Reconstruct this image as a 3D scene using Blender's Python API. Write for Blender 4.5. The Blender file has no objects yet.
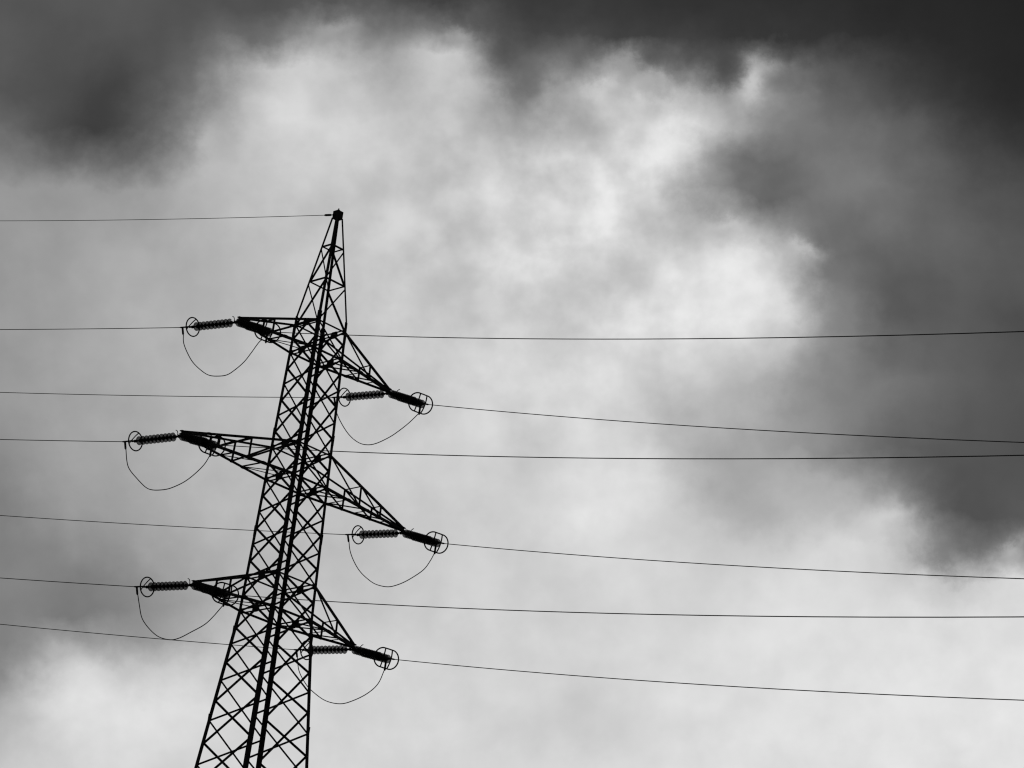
import bpy, bmesh, math, random
from mathutils import Vector, Matrix

random.seed(7)
scene = bpy.context.scene
COL = scene.collection

# ------------------------------------------------------------------ camera
CAM_H = 1.6
RIGHT = Vector((0.991753, -0.045929, 0.119648)).normalized()
UP = Vector((-0.128163, -0.355461, 0.925863)).normalized()
FWD = RIGHT.cross(UP) * -1.0
UP = RIGHT.cross(FWD)
cam_data = bpy.data.cameras.new('camera')
cam_data.sensor_width = 36.0
cam_data.lens = 3000.0 / 1024.0 * 36.0
cam_data.clip_start = 0.5
cam_data.clip_end = 6000.0
cam = bpy.data.objects.new('camera', cam_data)
COL.objects.link(cam)
m = Matrix((RIGHT, UP, -FWD)).transposed().to_4x4()
m.translation = Vector((0, 0, CAM_H))
cam.matrix_world = m
scene.camera = cam

scene.cycles.filter_width = 1.2
scene.view_settings.view_transform = 'Standard'
scene.view_settings.look = 'None'
scene.view_settings.exposure = 0.0
scene.view_settings.gamma = 1.0
scene.view_settings.use_curve_mapping = False

# ------------------------------------------------------------------ sun (veiled by cloud, behind the tower)
SUN_EL, SUN_AZ = math.radians(27.0), math.radians(3.0)      # azimuth measured from +Y towards +X
sd = bpy.data.lights.new('sun', 'SUN')
sd.energy = 0.5
sd.angle = math.radians(14)
sd.color = (1.0, 1.0, 1.0)
sun = bpy.data.objects.new('sun', sd)
COL.objects.link(sun)
sdir = Vector((math.sin(SUN_AZ) * math.cos(SUN_EL), math.cos(SUN_AZ) * math.cos(SUN_EL), math.sin(SUN_EL)))
sun.rotation_euler = sdir.to_track_quat('Z', 'Y').to_euler()
sun.location = (0, 60, 90)

# ------------------------------------------------------------------ sky: heavy broken cloud over a Nishita sky
# brightness of the cloud layer (0..255) by direction: columns every 64 steps of azimuth, rows by elevation
GX = [i * 64 for i in range(17)]
CLOUD = [
 (-60, [78,80,80,76,70,66,62,56,55,54,50,46,44,42,40,38,36]),
 (0,   [80,85,84,80,80,84,76,62,60,58,53,49,47,45,41,39,37]),
 (32,  [80,82,82,84,112,135,105,118,74,72,72,56,54,52,44,41,38]),
 (64,  [80,78,79,102,168,180,150,182,108,124,150,95,124,84,62,46,38]),
 (96,  [83,77,76,118,188,198,182,188,150,150,190,165,150,98,74,52,40]),
 (128, [92,76,70,140,198,206,198,186,172,176,214,188,128,106,94,62,46]),
 (160, [128,104,104,172,192,200,198,188,190,196,222,168,108,112,102,76,60]),
 (192, [150,148,150,176,186,193,196,192,204,203,216,150,104,110,104,86,76]),
 (256, [146,155,162,172,182,190,194,197,206,212,202,190,205,112,92,90,84]),
 (320, [149,159,168,175,183,190,195,199,205,198,223,215,208,166,96,86,76]),
 (384, [148,158,166,175,184,190,195,199,208,210,203,188,176,130,112,92,84]),
 (448, [140,155,164,174,183,189,195,198,205,210,206,168,152,126,100,86,80]),
 (512, [122,145,160,172,182,188,194,197,201,214,206,195,180,178,168,88,92]),
 (544, [122,132,150,166,178,186,193,197,200,206,204,200,200,206,188,112,128]),
 (576, [126,120,136,160,176,186,193,198,202,205,206,207,210,211,203,192,214]),
 (608, [124,124,134,156,178,188,196,200,203,204,208,210,213,215,216,214,220]),
 (640, [122,168,152,166,190,196,200,202,205,204,209,212,215,217,219,220,221]),
 (672, [132,202,200,200,202,204,206,206,206,203,209,213,216,217,219,221,222]),
 (704, [168,212,217,214,210,209,208,207,205,203,211,215,216,217,220,221,222]),
 (768, [192,206,208,206,205,207,208,208,206,208,213,216,217,218,219,219,220]),
]
world = bpy.data.worlds.new('World')
scene.world = world
world.use_nodes = True
nt = world.node_tree
nt.nodes.clear()

def N(kind, **kw):
    n = nt.nodes.new(kind)
    for k, v in kw.items():
        setattr(n, k, v)
    return n
def put(sock, v):
    if hasattr(v, 'is_linked') or isinstance(v, bpy.types.NodeSocket):
        nt.links.new(v, sock)
    else:
        sock.default_value = v
def MA(op, a, b=0.0, c=0.0, clamp=False):
    n = N('ShaderNodeMath', operation=op, use_clamp=clamp)
    put(n.inputs[0], a); put(n.inputs[1], b); put(n.inputs[2], c)
    return n.outputs[0]
def smooth(x, lo, hi):
    n = N('ShaderNodeMapRange', interpolation_type='SMOOTHSTEP')
    put(n.inputs['Value'], x); n.inputs['From Min'].default_value = lo; n.inputs['From Max'].default_value = hi
    return n.outputs['Result']
def ramp(x, lo, hi):
    n = N('ShaderNodeMapRange', interpolation_type='LINEAR', clamp=True)
    put(n.inputs['Value'], x); n.inputs['From Min'].default_value = lo; n.inputs['From Max'].default_value = hi
    return n.outputs['Result']
def mixf(f, a, b):
    n = N('ShaderNodeMix', data_type='FLOAT')
    put(n.inputs[0], f); put(n.inputs[2], a); put(n.inputs[3], b)
    return n.outputs[0]
def noise(vec, scale, detail, rough, dist=0.0):
    n = N('ShaderNodeTexNoise')
    nt.links.new(vec, n.inputs['Vector'])
    n.inputs['Scale'].default_value = scale; n.inputs['Detail'].default_value = detail
    n.inputs['Roughness'].default_value = rough; n.inputs['Distortion'].default_value = dist
    return n

tc = N('ShaderNodeTexCoord')
D = tc.outputs['Generated']
def dot(vec, c):
    n = N('ShaderNodeVectorMath', operation='DOT_PRODUCT')
    nt.links.new(vec, n.inputs[0]); n.inputs[1].default_value = c
    return n.outputs['Value']
# constant world axes of the cloud bank (elevation 21 degrees, tilted 7.5 degrees)
ax_r = (0.991753, -0.045929, 0.119648); ax_u = (-0.128163, -0.355461, 0.925863); ax_f = (0.0, 0.933563, 0.358412)
df = dot(D, ax_f)
den = MA('MAXIMUM', df, 0.25)
cu = MA('MULTIPLY_ADD', MA('DIVIDE', dot(D, ax_r), den), 3000.0, 512.0)
cv = MA('MULTIPLY_ADD', MA('DIVIDE', dot(D, ax_u), den), -3000.0, 384.0)
comb = N('ShaderNodeCombineXYZ'); nt.links.new(cu, comb.inputs[0]); nt.links.new(cv, comb.inputs[1])
P = comb.outputs[0]
# turbulence that frays the cloud edges
def warp(u, v, scale, amp, detail, rough):
    w = noise(P, scale, detail, rough)
    s = N('ShaderNodeSeparateColor'); nt.links.new(w.outputs['Color'], s.inputs[0])
    return (MA('MULTIPLY_ADD', MA('SUBTRACT', s.outputs[0], 0.5), amp, u),
            MA('MULTIPLY_ADD', MA('SUBTRACT', s.outputs[1], 0.5), amp, v))
WU, WV = warp(cu, cv, 1 / 62.0, 56.0, 7.0, 0.64)
WU, WV = warp(WU, WV, 1 / 150.0, 40.0, 2.0, 0.5)
un = MA('DIVIDE', WU, 1024.0)
# soft lumps and gaps: (x, y, width, height, brightness)
LUMPS = [(100,112,42,30,62), (40,110,30,24,76), (325,48,26,12,182), (300,10,70,12,82), (296,74,36,22,206), (385,56,20,22,150), (450,62,18,20,190), (450,14,40,14,70), (10,138,22,20,114), (60,152,30,12,90), (150,138,20,20,98), (168,166,18,12,146), (0,40,30,40,90), (250,24,40,12,98),
 (960,452,60,40,82), (900,430,40,28,100), (985,500,40,24,80), (560,40,60,14,66), (640,34,50,12,60), (522,62,38,20,86), (588,56,18,9,114), (40,176,34,14,138), (112,174,30,12,126), (704,52,22,12,78), (672,426,26,28,180), (712,186,28,24,126), (820,400,40,40,130), (845,330,26,30,118), (740,470,40,24,150), (690,58,30,12,88),
 (455,150,20,40,182), (542,98,22,34,112), (557,212,26,26,186), (612,296,26,22,194), (752,170,36,26,97), (852,185,36,24,124),
 (897,150,24,24,98), (882,205,40,24,118), (952,236,40,30,104), (912,305,40,30,84), (830,285,22,30,116), (862,262,24,30,98),
 (602,492,34,22,228), (640,466,30,20,220), (737,498,34,22,164), (812,492,26,18,182), (962,512,34,24,80), (542,449,26,20,190),
 (577,724,40,24,198), (75,604,34,16,116), (112,632,18,12,146), (34,588,22,12,138), (20,704,18,24,188), (152,645,30,16,148), (188,650,28,12,168), (140,664,20,8,176), (700,420,40,20,172), (1000,250,30,40,88),
 (640,102,38,24,205), (578,88,24,18,168), (562,152,34,24,211), (618,190,30,24,214), (690,62,24,12,92), (735,300,40,30,222), (520,250,24,30,216)]
NCOL, COLS = 32, [i * 1024.0 / 31 for i in range(32)]
YS = [-60] + [i * 32 for i in range(25)]
def table(x, y):
    for (y0, r0), (y1, r1) in zip(CLOUD, CLOUD[1:]):
        if y <= y1: break
    t = (y - y0) / (y1 - y0); t = t * t * (3 - 2 * t)
    k = min(15, int(x / 64)); f = x / 64 - k
    def c(r):
        p = [r[max(0, min(16, k + j))] for j in (-1, 0, 1, 2)]
        return .5 * (2*p[1] + (p[2]-p[0])*f + (2*p[0]-5*p[1]+4*p[2]-p[3])*f*f + (3*p[1]-p[0]-3*p[2]+p[3])*f**3)
    v = c(r0) * (1 - t) + c(r1) * t
    for lx, ly, sx, sy, g in LUMPS:
        w = math.exp(-((x - lx) / sx) ** 2 - ((y - ly) / sy) ** 2)
        v += w * .85 * (g - v)
    return v
val = None
for i, y in enumerate(YS):
    r = N('ShaderNodeValToRGB')
    cr = r.color_ramp
    cr.interpolation = 'CARDINAL'
    while len(cr.elements) < NCOL:
        cr.elements.new(0.5)
    for e, x in zip(cr.elements, COLS):
        e.position = x / 1024.0
    for e, x in zip(cr.elements, COLS):
        e.color = (table(x, y) / 255.0,) * 3 + (1,)
    nt.links.new(un, r.inputs[0])
    bw = N('ShaderNodeSeparateColor'); nt.links.new(r.outputs[0], bw.inputs[0])
    val = bw.outputs[0] if val is None else mixf(ramp(WV, YS[i - 1], y), val, bw.outputs[0])
# small crisp wisps on the cloud edges: (x, y, width, height, lean, brightness, weight)
WISPS = [(724,70,19,24,.2,66,.7), (757,82,13,22,-.45,198,.85), (775,66,14,9,-.3,172,.6), (674,118,24,14,.4,226,.45), (604,86,26,12,-.3,203,.7),
 (624,60,13,12,.3,168,.6), (655,74,16,9,.2,190,.5), (803,252,17,12,.5,204,.75), (725,228,26,9,.1,206,.6), (687,242,14,14,0,178,.5),
 (882,520,24,10,-.5,205,.6), (899,538,12,16,.4,186,.55), (936,552,20,13,0,108,.6), (1009,545,13,12,-.4,190,.6), (334,30,20,9,-.2,166,.6),
 (455,36,11,12,.3,172,.6), (208,132,13,18,.4,186,.5), (175,150,18,10,0,128,.45), (502,104,12,14,0,160,.5), (567,186,16,9,0,208,.4),
 (640,330,30,12,0,226,.4), (690,70,14,9,.2,128,.5),
 (538,82,15,24,.25,98,.55), (652,50,22,10,.2,86,.5), (574,46,14,16,-.2,92,.5), (480,26,20,14,.3,74,.5)]
for x, y, sx, sy, lean, g, wt in WISPS:
    dx = MA('DIVIDE', MA('SUBTRACT', WU, x), sx)
    dy = MA('DIVIDE', MA('SUBTRACT', WV, y), sy)
    dx = MA('MULTIPLY_ADD', dy, -lean, dx)
    e = MA('EXPONENT', MA('MULTIPLY', MA('MULTIPLY_ADD', dx, dx, MA('MULTIPLY', dy, dy)), -1.0))
    val = mixf(MA('MULTIPLY', e, wt), val, g / 255.0)
# billow and wisp detail
mx = MA('DIVIDE', MA('SUBTRACT', cu, 590.0), 230.0)
my = MA('DIVIDE', MA('SUBTRACT', cv, 190.0), 200.0)
lump = MA('EXPONENT', MA('MULTIPLY', MA('MULTIPLY_ADD', mx, mx, MA('MULTIPLY', my, my)), -1.0))   # the lumpiest part of the bank
f1 = noise(P, 1 / 84.0, 7.0, 0.53, 0.0).outputs[0]
f2 = noise(P, 1 / 34.0, 4.0, 0.48, 0.0).outputs[0]
f1 = smooth(f1, 0.28, 0.72)
f2 = smooth(f2, 0.25, 0.75)
val = MA('MULTIPLY', val, MA('MULTIPLY_ADD', MA('SUBTRACT', f1, 0.5), MA('MULTIPLY_ADD', lump, 0.10, 0.06), 1.0))
val = MA('MULTIPLY', val, MA('MULTIPLY_ADD', MA('SUBTRACT', f2, 0.5), MA('MULTIPLY_ADD', lump, 0.08, 0.02), 1.0))
# away from that bank: plain dark overcast
f3 = noise(D, 2.2, 6.0, 0.55).outputs[0]
other = MA('MULTIPLY_ADD', MA('SUBTRACT', f3, 0.5), 0.3, 0.30)
val = mixf(smooth(df, 0.55, 0.9), other, val)
val = MA('SMOOTH_MIN', MA('MULTIPLY', val, 1.015), 0.93, 0.06)
lin = MA('POWER', MA('MAXIMUM', val, 0.0), 2.2)
BG = 0.10
sky = N('ShaderNodeTexSky', sky_type='NISHITA')
sky.sun_disc = False
sky.sun_elevation = SUN_EL
sky.sun_rotation = SUN_AZ
skybw = N('ShaderNodeRGBToBW'); nt.links.new(sky.outputs[0], skybw.inputs[0])
cloud = MA('MULTIPLY', lin, 1.0 / BG)
full = mixf(0.998, skybw.outputs[0], cloud)
bg = N('ShaderNodeBackground'); bg.inputs['Strength'].default_value = BG
nt.links.new(full, bg.inputs['Color'])
out = N('ShaderNodeOutputWorld'); nt.links.new(bg.outputs[0], out.inputs['Surface'])

# ------------------------------------------------------------------ materials
def mat(name, base, rough=0.7, metal=0.0, var=0.25, scale=6.0, spec=0.3):
    mt = bpy.data.materials.new(name); mt.use_nodes = True
    t = mt.node_tree; b = t.nodes['Principled BSDF']
    tcn = t.nodes.new('ShaderNodeTexCoord'); no = t.nodes.new('ShaderNodeTexNoise')
    no.inputs['Scale'].default_value = scale; no.inputs['Detail'].default_value = 5
    t.links.new(tcn.outputs['Object'], no.inputs['Vector'])
    r = t.nodes.new('ShaderNodeValToRGB')
    a, c = base * (1 - var), base * (1 + var)
    r.color_ramp.elements[0].color = (a, a, a, 1); r.color_ramp.elements[1].color = (c, c, c, 1)
    r.color_ramp.elements[0].position = .3; r.color_ramp.elements[1].position = .7
    t.links.new(no.outputs[0], r.inputs[0]); t.links.new(r.outputs[0], b.inputs['Base Color'])
    b.inputs['Roughness'].default_value = rough; b.inputs['Metallic'].default_value = metal
    b.inputs['Specular IOR Level'].default_value = spec
    return mt
STEEL = mat('painted_steel', 0.018, 0.75, spec=0.2)
IRON = mat('cast_iron', 0.015, 0.7, spec=0.2)
WIRE = mat('aluminium_strand', 0.05, 0.6, 0.0, scale=3.0, spec=0.2)
GROUND = mat('meadow', 0.06, 0.95, var=0.4, scale=0.15, spec=0.1)
GLASS = mat('insulator_glass', 0.03, 0.3, var=.3, scale=9.0, spec=0.15)
_t = GLASS.node_tree; _b = _t.nodes['Principled BSDF']
_tr = _t.nodes.new('ShaderNodeBsdfTransparent'); _tr.inputs['Color'].default_value = (.62, .62, .62, 1)
_mx = _t.nodes.new('ShaderNodeMixShader'); _mx.inputs[0].default_value = .5
_t.links.new(_b.outputs[0], _mx.inputs[1]); _t.links.new(_tr.outputs[0], _mx.inputs[2])
_t.links.new(_mx.outputs[0], _t.nodes['Material Output'].inputs['Surface'])

# ------------------------------------------------------------------ mesh helpers
def link(name, bm, material, parent=None, smooth_shade=False):
    bmesh.ops.recalc_face_normals(bm, faces=bm.faces[:])
    me = bpy.data.meshes.new(name); bm.to_mesh(me); bm.free()
    me.materials.append(material)
    if smooth_shade:
        for p in me.polygons: p.use_smooth = True
    o = bpy.data.objects.new(name, me); COL.objects.link(o)
    if parent is not None: o.parent = parent
    return o
def tag(o, label=None, cat=None, group=None, kind=None):
    for k, v in (('label', label), ('category', cat), ('group', group), ('kind', kind)):
        if v: o[k] = v
    return o
def empty(name, loc):
    o = bpy.data.objects.new(name, None); o.location = loc; o.empty_display_size = .2; COL.objects.link(o)
    return o
def prism(bm, p, q, prof, e1, e2):
    """extrude the 2-D outline prof (list of (a, b)) from p to q"""
    va = [bm.verts.new(p + e1 * a + e2 * b) for a, b in prof]
    vb = [bm.verts.new(q + e1 * a + e2 * b) for a, b in prof]
    n = len(prof)
    for i in range(n):
        bm.faces.new((va[i], va[(i + 1) % n], vb[(i + 1) % n], vb[i]))
    bm.faces.new(va[::-1]); bm.faces.new(vb)
def angle_iron(bm, p, q, w, t, in_plane, normal, off=0.0, leg=.8):
    """L-section: one flange in the plane given by in_plane, the other along normal"""
    d = (q - p).normalized()
    e2 = (normal - d * normal.dot(d)).normalized()
    e1 = in_plane - d * in_plane.dot(d); e1 = (e1 - e2 * e1.dot(e2)).normalized()
    h = w * .5
    prof = [(-h, off), (h, off), (h, off + t), (-h + t, off + t), (-h + t, off + w * leg), (-h, off + w * leg)]
    prism(bm, p, q, prof, e1, e2)
def tube(bm, pts, rad, seg=8, closed=False):
    pts = [Vector(p) for p in pts]; n = len(pts); rings = []
    prev = None
    for i, p in enumerate(pts):
        if closed: d = pts[(i + 1) % n] - pts[i - 1]
        else: d = pts[min(i + 1, n - 1)] - pts[max(i - 1, 0)]
        d.normalize()
        if prev is None:
            a = d.orthogonal().normalized()
        else:
            a = prev - d * prev.dot(d); a.normalize()
        prev = a; b = d.cross(a)
        r = rad[i] if isinstance(rad, (list, tuple)) else rad
        rings.append([bm.verts.new(p + (a * math.cos(2 * math.pi * k / seg) + b * math.sin(2 * math.pi * k / seg)) * r) for k in range(seg)])
    for i in range(n if closed else n - 1):
        A, B = rings[i], rings[(i + 1) % n]
        for k in range(seg):
            bm.faces.new((A[k], A[(k + 1) % seg], B[(k + 1) % seg], B[k]))
    if not closed:
        bm.faces.new(rings[0][::-1]); bm.faces.new(rings[-1])
def lathe(bm, origin, d, prof, seg=20):
    """revolve (along, radius) pairs about the axis d"""
    a = d.orthogonal().normalized(); b = d.cross(a); rings = []
    for s, r in prof:
        c = origin + d * s
        rings.append([bm.verts.new(c + (a * math.cos(2 * math.pi * k / seg) + b * math.sin(2 * math.pi * k / seg)) * max(r, 1e-4)) for k in range(seg)])
    for A, B in zip(rings, rings[1:]):
        for k in range(seg):
            bm.faces.new((A[k], A[(k + 1) % seg], B[(k + 1) % seg], B[k]))
    bm.faces.new(rings[0][::-1]); bm.faces.new(rings[-1])
def plate(bm, c, e1, e2, w, h, t):
    n = e1.cross(e2).normalized()
    prism(bm, c - n * t * .5, c + n * t * .5, [(-w/2, -h/2*.6), (-w/2*.6, -h/2), (w/2*.6, -h/2), (w/2, -h/2*.6), (w/2, h/2*.6), (w/2*.6, h/2), (-w/2*.6, h/2), (-w/2, h/2*.6)], e1.normalized(), e2.normalized())
def catmull(pts, n=6):
    pts = [Vector(p) for p in pts]
    P_ = [pts[0] * 2 - pts[1]] + pts + [pts[-1] * 2 - pts[-2]]
    o = []
    for i in range(1, len(P_) - 2):
        p0, p1, p2, p3 = P_[i-1:i+3]
        for k in range(n):
            t = k / n
            o.append(.5 * ((2*p1) + (p2-p0)*t + (2*p0-5*p1+4*p2-p3)*t*t + (3*p1-p0-3*p2+p3)*t**3))
    o.append(pts[-1])
    return o

# ------------------------------------------------------------------ ground (below the frame)
T0 = Vector((-5.754363, 81.384472, 23.403446 + CAM_H))       # tower axis, at the level of the lowest cross arm
YAW = 0.77141
bm = bmesh.new()
GN = 60
def gz(x, y):
    d = math.hypot(x, y)
    flat = min(1.0, max(0.0, (d - 130.0) / 500.0))
    return flat * (6.0 * math.sin(x * .006 + 1) + 5.0 * math.sin(y * .0051 + x * .002)) - 0.0
ext = [-3000, -2200, -1600, -1200] + [-900 + 60 * i for i in range(31)] + [1200, 1600, 2200, 3000]
gv = [[bm.verts.new((x, y, gz(x, y))) for x in ext] for y in ext]
for j in range(len(ext) - 1):
    for i in range(len(ext) - 1):
        bm.faces.new((gv[j][i], gv[j][i+1], gv[j+1][i+1], gv[j+1][i]))
tag(link('ground', bm, GROUND, None, True), kind='structure')

# ------------------------------------------------------------------ the pylon
cY, sY = math.cos(YAW), math.sin(YAW)
AX, AY, AZ = Vector((cY, sY, 0)), Vector((-sY, cY, 0)), Vector((0, 0, 1))
def W(x, y, z):                      # tower frame -> offset from tower foot (parts are children of the pylon empty)
    return AX * x + AY * y + AZ * (z + T0.z)
pylon = empty('lattice_pylon', (T0.x, T0.y, 0))
tag(pylon, 'tall dark steel lattice pylon with six cross arms and a pointed top', 'pylon')
TOPZ, RZ = 12.56, {1: 11.3717, 2: 10.2095, 3: 8.7871, 4: 7.9147, 5: 4.9538, 6: 3.964, 7: 1.0127, 8: 0.0}
GZ = -T0.z
KZ = 9.08                                                # the legs bend inwards here towards the peak
def half(z):
    if z >= KZ: return .535 + (.080 - .535) * (z - KZ) / (TOPZ - KZ)
    if z >= 0: return .7488 + (.535 - .7488) * z / KZ
    return .7488 + (1.066 - .7488) * z / -3.8625
RATIO = .931
CORN = {'L': (-1, 1), 'N': (-1, -1), 'F': (1, 1), 'R': (1, -1)}
def corner(k, z):
    w = half(z); sx, sy = CORN[k]
    return W(sx * w, sy * w * RATIO, z)
CAPZ = TOPZ - .22
# legs: one angle-iron leg each, outer corner at the section corner, flanges along the two faces
for k, (sx, sy) in CORN.items():
    bm = bmesh.new()
    zs = [GZ - .3, -14.0, 0.0, KZ, CAPZ]
    ws = [.125, .11, .092, .060]
    for a, b, w in zip(zs, zs[1:], ws):
        p, q = corner(k, a), corner(k, b)
        t = w * .14
        ex, ey = AX * -sx, AY * -sy
        o = -.25 * w
        prism(bm, p, q, [(o, o), (o + w, o), (o + w, o + t), (o + t, o + t), (o + t, o + w), (o, o + w)], ex, ey)
    # step bolts and splice plates read as small bumps on the outline
    for z in [RZ[3] - .2, 5.4, 2.4, -.6, -3.2]:
        p = corner(k, z)
        prism(bm, p - AZ * .16, p + AZ * .16, [(-.030, -.030), (.05, -.030), (.05, -.022), (-.022, -.022), (-.022, .05), (-.030, .05)], AX * -sx, AY * -sy)
    link('leg', bm, STEEL, pylon)

FACES = {'LN': ('L', 'N', AX), 'FR': ('F', 'R', -AX), 'LF': ('L', 'F', -AY), 'NR': ('N', 'R', AY)}
_off = [0]
def member(name, p, q, w, normal, parent=pylon, t=None, inward=None):
    bm = bmesh.new()
    d = (q - p).normalized()
    ip = normal.cross(d)
    _off[0] = (_off[0] + 1) % 7
    angle_iron(bm, p, q, w, t or w * .14, ip, normal, .006 + .0021 * _off[0] + (inward or 0), .5)
    return link(name, bm, STEEL, parent)
def diag(name, face, k0, z0, k1, z1, w, inward=0):
    n = FACES[face][2]
    member(name, corner(k0, z0), corner(k1, z1), w, n, inward=inward)
# panel levels: rings and two panels between them, growing taller below
LV = [RZ[3], RZ[4]]
LV += [RZ[4] - (RZ[4] - RZ[5]) * i / 3 for i in (1, 2)] + [RZ[5], RZ[6]]
LV += [RZ[6] - (RZ[6] - RZ[7]) * i / 3 for i in (1, 2)] + [RZ[7], 0.0]
LV += [-.98, -2.06, -3.24, -4.52, -5.92, -7.44]
MID = [(a + b) / 2 for a, b in zip(LV, LV[1:])]
BR_W, BR_N = .063, .055
for f in ('LN', 'FR'):                                   # the two faces that carry the arms: X braces crossing at the ring levels
    a, b, n = FACES[f]
    midtop = (corner(a, RZ[3]) + corner(b, RZ[3])) / 2
    for k in (a, b):
        member('cross_brace', midtop, corner(k, MID[0]), BR_W, n)
    for z0, z1 in zip(MID, MID[1:]):
        diag('cross_brace', f, a, z0, b, z1, BR_W)
        diag('cross_brace', f, b, z0, a, z1, BR_W, .0105)
for f in ('LF', 'NR'):                                   # slimmer X braces between the ring levels
    a, b, n = FACES[f]
    for z0, z1 in zip(LV, LV[1:]):
        diag('slim_brace', f, a, z0, b, z1, BR_N)
        diag('slim_brace', f, b, z0, a, z1, BR_N, .0105)
# the tower's unseen lower body, down to the ground
bm = bmesh.new()
zz = [MID[-1]]
step = 1.65
while zz[-1] - step * 1.5 > GZ:
    zz.append(zz[-1] - step); step *= 1.11
zz.append(GZ + .3)
for f, (a, b, n) in FACES.items():
    for z0, z1 in zip(zz, zz[1:]):
        for i, (k0, k1) in enumerate(((a, b), (b, a))):
            p, q = corner(k0, z0), corner(k1, z1)
            angle_iron(bm, p, q, .06, .009, n.cross((q - p).normalized()), n, .012 + .06 * i)
tag(link('lower_bracing', bm, STEEL, pylon), kind='stuff')
# spire braces
for f, k0, k1, w in (('LN', 'N', 'L', .062), ('FR', 'F', 'R', .062)):
    diag('cross_brace', f, k0, RZ[1], k1, RZ[2], w)
    diag('cross_brace', f, k0, RZ[2], k1, RZ[3], w)
for f, k0, k1 in (('LF', 'L', 'F'), ('NR', 'R', 'N')):
    diag('slim_brace', f, k0, RZ[1] - .1, k1, RZ[2], .046)
    diag('slim_brace', f, k0, RZ[2] - .1, k1, RZ[3], .046)
# horizontals
for r in (1, 2, 3, 4, 5, 6, 7, 8):
    for f, (a, b, n) in FACES.items():
        if r in (1, 2):
            w = .064 if f in ('LN', 'NR') else .048
            member('girt', corner(a, RZ[r]), corner(b, RZ[r]), w, n)
        elif f in ('LN', 'FR'):
            dz = AZ * .055
            for s in (-1, 1):                            # paired angles
                member('girt', corner(a, RZ[r]) + dz * s, corner(b, RZ[r]) + dz * s, .046, n, inward=.012)
        else:
            member('girt', corner(a, RZ[r]), corner(b, RZ[r]), .07 if r % 2 == 0 else .052, n, inward=.02)
# gusset plates: mid-face at the ring levels, and at the leg joints
for r in (3, 4, 5, 6, 7, 8):
    for f in ('LN', 'FR'):
        a, b, n = FACES[f]
        c = (corner(a, RZ[r]) + corner(b, RZ[r])) / 2 - n * .012
        bm = bmesh.new(); plate(bm, c, AY, AZ, .29, .22, .012)
        link('gusset_plate', bm, STEEL, pylon)
    for k, (sx, sy) in CORN.items():
        c = corner(k, RZ[r]) + AX * (-sx * -.009) + AY * (-sy * .06)
        bm = bmesh.new(); plate(bm, c, AY, AZ, .11, .16, .012)
        link('gusset_plate', bm, STEEL, pylon)
# small joint plates where the X braces meet the legs
for f in ('LN', 'FR'):
    a, b, n = FACES[f]
    for k in (a, b):
        for z in MID[:-1]:
            c = corner(k, z) - n * .008 + AY * (-CORN[k][1] * .03)
            bm = bmesh.new(); plate(bm, c, AY, AZ, .05, .075, .01)
            link('joint_plate', bm, STEEL, pylon)
# cap
bm = bmesh.new()
cw = .108
prism(bm, W(0, 0, TOPZ - .25), W(0, 0, TOPZ), [(-cw, -cw), (cw, -cw), (cw, cw), (-cw, cw)], AX, AY)
lathe(bm, W(0, 0, TOPZ), AZ, [(0, .05), (.05, .045), (.06, .02), (.1, .018)], 8)
link('cap', bm, STEEL, pylon)

# ------------------------------------------------------------------ cross arms
ARM = {3: 3.0221, 5: 4.3613, 7: 3.0882}
TIPZ = {3: 7.9245, 5: 3.985, 7: .0105}
def build_arm(level, s):
    A, zt = ARM[level], TIPZ[level]
    zu, zl = RZ[level], RZ[level + 1]
    tip = W(s * A, 0, zt)
    def C(y, up):                                        # corner on the arm's side; y mirrored with s so both arms match by a half turn
        z = zu if up else zl
        w = half(z)
        return W(s * w, y * s * w * RATIO, z)
    def tipoff(y, up): return tip + AY * (y * s * .035) + AZ * (.04 if up else -.02)
    def on(y, up, t): return C(y, up).lerp(tipoff(y, up), t)
    bm = bmesh.new()
    for y in (-1, 1):
        for up, w in ((True, .064), (False, .074)):
            angle_iron(bm, C(y, up), tipoff(y, up), w, w * .14, AZ, AY * (-y * s), .004)
    # tip plates and attachment lugs
    for dz in (-.03, .06):
        c = tip + AX * (s * -.05) + AZ * dz
        prism(bm, c - AZ * .008, c + AZ * .008, [(-.28, -.10), (.02, -.075), (.10, -.05), (.10, .05), (.02, .075), (-.28, .10)], AX * s, AY)
    arm = link('cross_arm', bm, STEEL, pylon)
    nodes = [.41, .68] if level == 5 else [.56]
    def mem(name, p, q, w, n):
        member(name, p, q, w, n, parent=arm)
    for y in (-1, 1):
        n = AY * (-y * s)
        prev = 0.0
        for t in nodes:
            mem('strut', on(y, True, t), on(y, False, t), .072, n)
            mem('brace', on(y, True, prev), on(y, False, t), .058, n)
            prev = t
    for t in nodes:
        mem('strut', on(-1, True, t), on(1, True, t), .06, AZ * -1)
    # zigzag in the bottom plane
    lowt = [.28, .27, .53, .52, .78, .77] if level == 5 else [.40, .38, .70, .68]
    gm = (C(-1, False) + C(1, False)) / 2
    mem('brace', gm, on(-1, False, lowt[0]), .05, AZ)
    mem('brace', C(1, False), on(-1, False, lowt[0]), .05, AZ)
    yy = -1
    for t0, t1 in zip(lowt, lowt[1:]):
        mem('brace', on(yy, False, t0), on(-yy, False, t1), .05, AZ); yy = -yy
    for t in nodes + lowt[:2]:
        for y in (-1, 1):
            bm = bmesh.new()
            plate(bm, on(y, False, t) + AY * (y * s * .012), AX, AZ, .10, .075, .01)
            link('gusset_plate', bm, STEEL, arm)
for lv in (3, 5, 7):
    for s in (-1, 1):
        build_arm(lv, s)

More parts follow.
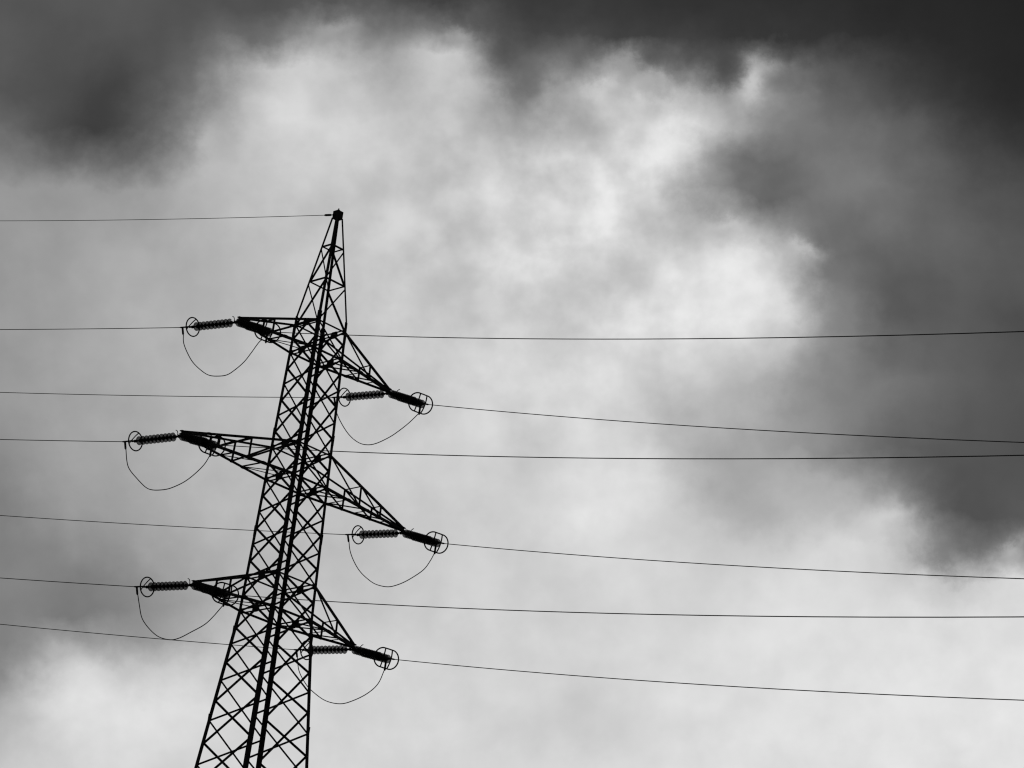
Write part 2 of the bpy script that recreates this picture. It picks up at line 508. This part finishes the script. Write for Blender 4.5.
# ------------------------------------------------------------------ insulators, conductors, jumpers
ANCHOR = {(3, 'L'): (-3.076, 7.842), (5, 'L'): (-4.379, 3.912), (7, 'L'): (-3.106, -.025), (3, 'R'): (3.014, 7.878), (5, 'R'): (4.354, 3.92), (7, 'R'): (3.029, -.059)}
def tipw(level, side):
    x, z = ANCHOR[level, side]
    return Vector((T0.x, T0.y, 0)) + W(x, 0, z - .03)
AZL, AZR = 2.45476, -0.95858
CL, CR = .00068009, .0008961
SPAN = {  # (level, side): (string slope, wire slope) towards the left, then towards the right
 (3, 'L'): (.06572, .13563, -.40866, -.27592), (5, 'L'): (.03933, .13313, -.3513, -.24981), (7, 'L'): (.05982, .13489, -.31204, -.2131),
 (3, 'R'): (.06496, .13539, -.40751, -.28781), (5, 'R'): (.07002, .13532, -.35121, -.24379), (7, 'R'): (.06251, .13457, -.3021, -.21274)}
LS, RS = 1.8, 1.9
ARMNAME = {(3, 'L'): 'upper left', (5, 'L'): 'middle left', (7, 'L'): 'lower left', (3, 'R'): 'upper right', (5, 'R'): 'middle right', (7, 'R'): 'lower right'}
PITCH = .146
def frame(az, sl):
    d = Vector((math.cos(az), math.sin(az), sl)).normalized()
    h = Vector((-math.sin(az), math.cos(az), 0))         # horizontal, to the left of d
    return d, h, h.cross(d) * -1.0 if h.cross(d).z < 0 else h.cross(d)
# shared disc meshes (axis +Z, local), instanced as objects with their own mesh data shared
def disc_meshes():
    bm = bmesh.new()
    Zv = Vector((0, 0, 1))
    lathe(bm, Vector(), Zv, [(.050, .045), (.046, .075), (.034, .108), (.018, .1265), (.008, .1275), (.004, .122), (.012, .100), (-.004, .098), (-.004, .088), (.014, .084), (.002, .066), (.002, .05), (.030, .03)], 28)
    bmesh.ops.recalc_face_normals(bm, faces=bm.faces[:])
    g = bpy.data.meshes.new('glass_disc'); bm.to_mesh(g); bm.free(); g.materials.append(GLASS)
    for p in g.polygons: p.use_smooth = True
    bm = bmesh.new()
    lathe(bm, Vector(), Zv, [(-.050, .016), (.028, .018), (.032, .050), (.060, .052), (.090, .044), (.100, .028), (.104, .018)], 16)
    bmesh.ops.recalc_face_normals(bm, faces=bm.faces[:])
    c = bpy.data.meshes.new('iron_cap'); bm.to_mesh(c); bm.free(); c.materials.append(IRON)
    return g, c
DISC, CAP = disc_meshes()
def string_of_discs(root, start, d, n=10):
    """caps point back towards the tower"""
    rot = (-d).to_track_quat('Z', 'Y').to_matrix().to_4x4()
    for i in range(n):
        g = bpy.data.objects.new('insulator_disc', DISC); COL.objects.link(g); g.parent = root
        mm = rot.copy(); mm.translation = start + d * (PITCH * (i + .7)); g.matrix_local = mm
        c = bpy.data.objects.new('metal_cap', CAP); COL.objects.link(c); c.parent = g
def ring_pts(c, a, b, r, straight, n=40):
    o = []
    for i in range(n):
        th = 2 * math.pi * i / n
        ox = straight if math.cos(th) > 1e-6 else (-straight if math.cos(th) < -1e-6 else 0)
        o.append(c + a * (r * math.cos(th) + ox) + b * (r * math.sin(th)))
    return o

def left_set(key):
    level, side = key
    ms, mw = SPAN[key][:2]
    tip = tipw(level, side); d, h, v = frame(AZL, ms)
    root = empty('insulator_string', tip)
    tag(root, f'single glass disc insulator string reaching left from the {ARMNAME[key]} arm tip', 'insulator', 'single insulator strings on the left')
    O = Vector()
    string_of_discs(root, O + d * .20, d)
    bm = bmesh.new()                                     # shackle and link at the tower end
    tube(bm, [O - d * .04, O + d * .21], .018, 8)
    lathe(bm, O + d * .04, d, [(0, .02), (.01, .045), (.05, .045), (.06, .02)], 10)
    lathe(bm, O + d * .14, d, [(0, .02), (.01, .035), (.05, .035), (.06, .02)], 10)
    link('shackle', bm, IRON, root)
    bm = bmesh.new()
    tube(bm, [O + d * 1.62, O + d * (LS + .1)], .022, 8)
    lathe(bm, O + d * 1.68, d, [(0, .02), (.02, .04), (.10, .045), (.14, .02)], 10)
    link('end_fitting', bm, IRON, root)
    bm = bmesh.new()
    c = O + d * (LS - .05)
    tube(bm, ring_pts(c, h, v, .272, 0), .019, 8, True)
    rg = link('corona_ring', bm, IRON, root, True)
    bm = bmesh.new()                                     # slightly bowed bar across the ring
    p, q = c + h * (-.22 * .272) + v * (.97 * .272), c + h * (.80 * .272) + v * (-.60 * .272)
    mid = (p + q) / 2 + d * .03
    tube(bm, catmull([p, p.lerp(mid, .5) + d * .012, mid, q.lerp(mid, .5) + d * .012, q]), .016, 6)
    link('ring_bar', bm, IRON, rg)
    bm = bmesh.new()
    b0 = O + d * .12
    tube(bm, catmull([b0, b0 + v * .10 + d * .02, b0 + v * .17 + d * .06, b0 + v * .20 + d * .12]), .012, 6)
    link('arcing_horn', bm, IRON, root, True)
    return tip, d

def right_set(key):
    level, side = key
    ms, mw = SPAN[key][2:]
    tip = tipw(level, side); d, h, v = frame(AZR, ms)
    root = empty('insulator_string', tip)
    tag(root, f'thick double glass disc insulator string slanting forward from the {ARMNAME[key]} arm tip', 'insulator', 'double insulator strings on the right')
    O = Vector(); SP = .15
    for s in (-1, 1):
        string_of_discs(root, O + d * .33 + h * (SP * s), d)
        bm = bmesh.new()
        tube(bm, [O + d * .12 + h * (SP * s), O + d * .33 + h * (SP * s)], .018, 8)
        link('shackle', bm, IRON, root)
    for t0, nm in ((.08, 'yoke_plate'), (1.86, 'yoke_plate')):
        bm = bmesh.new()
        c = O + d * t0
        sgn = 1 if t0 < 1 else -1
        prism(bm, c - v * .009, c + v * .009, [(-.04, -.06 * sgn), (.04, -.06 * sgn), (SP + .04, .05 * sgn), (SP + .04, .1 * sgn), (-SP - .04, .1 * sgn), (-SP - .04, .05 * sgn)][::sgn], h, d)
        link(nm, bm, IRON, root)
    bm = bmesh.new()
    tube(bm, [O - d * .04, O + d * .1], .02, 8)
    lathe(bm, O + d * .0, d, [(0, .02), (.01, .04), (.05, .04), (.06, .02)], 10)
    link('shackle', bm, IRON, root)
    bm = bmesh.new()
    for s in (-1, 1):
        tube(bm, [O + d * 1.72 + h * (SP * s), O + d * 1.85 + h * (SP * s)], .02, 8)
    tube(bm, [O + d * 1.86, O + d * (RS + .14)], .022, 8)
    link('end_fitting', bm, IRON, root)
    c = O + d * 1.92
    bm = bmesh.new()
    tube(bm, ring_pts(c, h, v, .275, .135, 48), .020, 8, True)
    rg = link('corona_ring', bm, IRON, root, True)
    for s in (-1, 1):
        bm = bmesh.new()
        e = .275
        tube(bm, catmull([c + h * (.115 * s) + v * e, c + h * (.125 * s) + v * .14 + d * .03, c + h * (.13 * s) + d * .04, c + h * (.125 * s) - v * .14 + d * .03, c + h * (.115 * s) - v * e]), .020, 6)
        link('ring_bar', bm, IRON, rg)
    bm = bmesh.new()
    b0 = O + d * .2 + h * SP * .8
    tube(bm, catmull([b0, b0 + v * .12 - d * .01, b0 + v * .19 + d * .02 + h * .02, b0 + v * .22 + d * .06 + h * .03]), .012, 6)
    link('arcing_horn', bm, IRON, root, True)
    return tip, d

def conductor(E, dirn, az, slope, cc, length, label, rad=.0112):
    root = empty('conductor_wire', E)
    tag(root, label, 'wire', 'conductor wires')
    hd = Vector((math.cos(az), math.sin(az), 0))
    n = 90
    bm = bmesh.new()
    pts = []
    for i in range(n + 1):
        t = length * (i / n) ** 1.6
        pts.append(hd * t + AZ * (slope * t + cc * t * t))
    tube(bm, pts, rad, 6)
    link('strand', bm, WIRE, root, True)
    bm = bmesh.new()                                     # dead-end sleeve
    d0 = (hd + AZ * slope).normalized()
    tube(bm, [-dirn * .36, -dirn * .30, -dirn * .04, d0 * .02, d0 * .08], [.018, .024, .024, .024, .014], 8)
    link('dead_end_clamp', bm, IRON, root)

JUMP = {
(3,'L'):[(0.034,-0.506),(0.116,-0.859),(0.197,-1.106),(0.311,-1.326),(0.402,-1.439),(0.501,-1.453),(0.609,-1.402),(0.694,-1.239),(0.787,-0.979),(0.851,-0.704),(0.936,-0.322)],
(5,'L'):[(0.05,-0.6),(0.098,-0.833),(0.201,-1.086),(0.322,-1.334),(0.409,-1.408),(0.53,-1.39),(0.627,-1.32),(0.756,-1.139),(0.86,-0.9),(0.95,-0.614)],
(7,'L'):[(0.051,-0.525),(0.1,-0.859),(0.167,-1.077),(0.267,-1.288),(0.359,-1.405),(0.479,-1.441),(0.574,-1.365),(0.693,-1.17),(0.825,-0.934),(0.907,-0.691)],
(3,'R'):[(0.05,-0.54),(0.154,-0.95),(0.255,-1.229),(0.366,-1.405),(0.469,-1.438),(0.565,-1.366),(0.688,-1.172),(0.777,-0.982),(0.892,-0.681)],
(5,'R'):[(0.038,-0.5),(0.096,-0.802),(0.18,-1.096),(0.283,-1.317),(0.391,-1.467),(0.525,-1.51),(0.634,-1.421),(0.753,-1.231),(0.897,-0.902),(0.962,-0.602)],
(7,'R'):[(0.051,-0.625),(0.146,-0.985),(0.242,-1.206),(0.401,-1.435),(0.567,-1.481),(0.701,-1.353),(0.848,-1.098),(0.95,-0.778)]}
def jumper(key, A, B):
    root = empty('jumper_wire', A)
    tag(root, f'thin slack jumper loop hanging under the {ARMNAME[key]} arm tip', 'wire', 'jumper loops under the arm tips')
    def at(s, z): return (B - A) * s + AZ * z
    top0, top1 = at(0, .03), at(1, -.06)
    pts = [at(.024, -.17)] + [at(.016 + .984 * s, z + .03) for s, z in JUMP[key]] + [at(1.0, -.30)]
    bm = bmesh.new(); tube(bm, catmull(pts), .0135, 6)
    link('strand', bm, WIRE, root, True)
    for a, b in ((top0, at(.024, -.21)), (top1, at(1.0, -.36))):
        bm = bmesh.new()
        tube(bm, [a, a.lerp(b, .15), a.lerp(b, .9), b], [.02, .03, .03, .016], 8)
        link('jumper_clamp', bm, IRON, root)

for key in SPAN:
    level, side = key
    tl, dl = left_set(key)
    tr, dr = right_set(key)
    EL, ER = tl + dl * (LS + .40) + AZ * .02, tr + dr * (RS + .40) + AZ * .03
    conductor(EL, dl, AZL, SPAN[key][1], CL, 160, f'dark overhead wire running left from the {ARMNAME[key]} arm')
    conductor(ER, dr, AZR, SPAN[key][3], CR, 240, f'dark overhead wire running right from the {ARMNAME[key]} arm')
    jumper(key, tl + dl * (LS + .37), tr + dr * (RS + .02))

# earth wire from the peak
pk = Vector((T0.x, T0.y, 0)) + W(-.11, 0, TOPZ - .15)
root = empty('earth_wire', pk)
tag(root, 'lone top wire running left from the pointed peak of the pylon', 'wire')
hd = Vector((math.cos(AZL), math.sin(AZL), 0))
bm = bmesh.new()
tube(bm, [hd * t + AZ * (.149 * t + .00085 * t * t) for t in [150 * (i / 80) ** 1.5 for i in range(81)]], .0095, 6)
link('strand', bm, WIRE, root, True)
bm = bmesh.new()
d0 = (hd + AZ * .149).normalized()
tube(bm, [d0 * -.02, d0 * .16], .016, 8)
tube(bm, [d0 * .14, d0 * .18, d0 * .38, d0 * .44], [.016, .034, .034, .014], 8)
lathe(bm, d0 * .03, d0, [(0, .015), (.01, .03), (.05, .03), (.06, .015)], 8)
link('dead_end_clamp', bm, IRON, root)
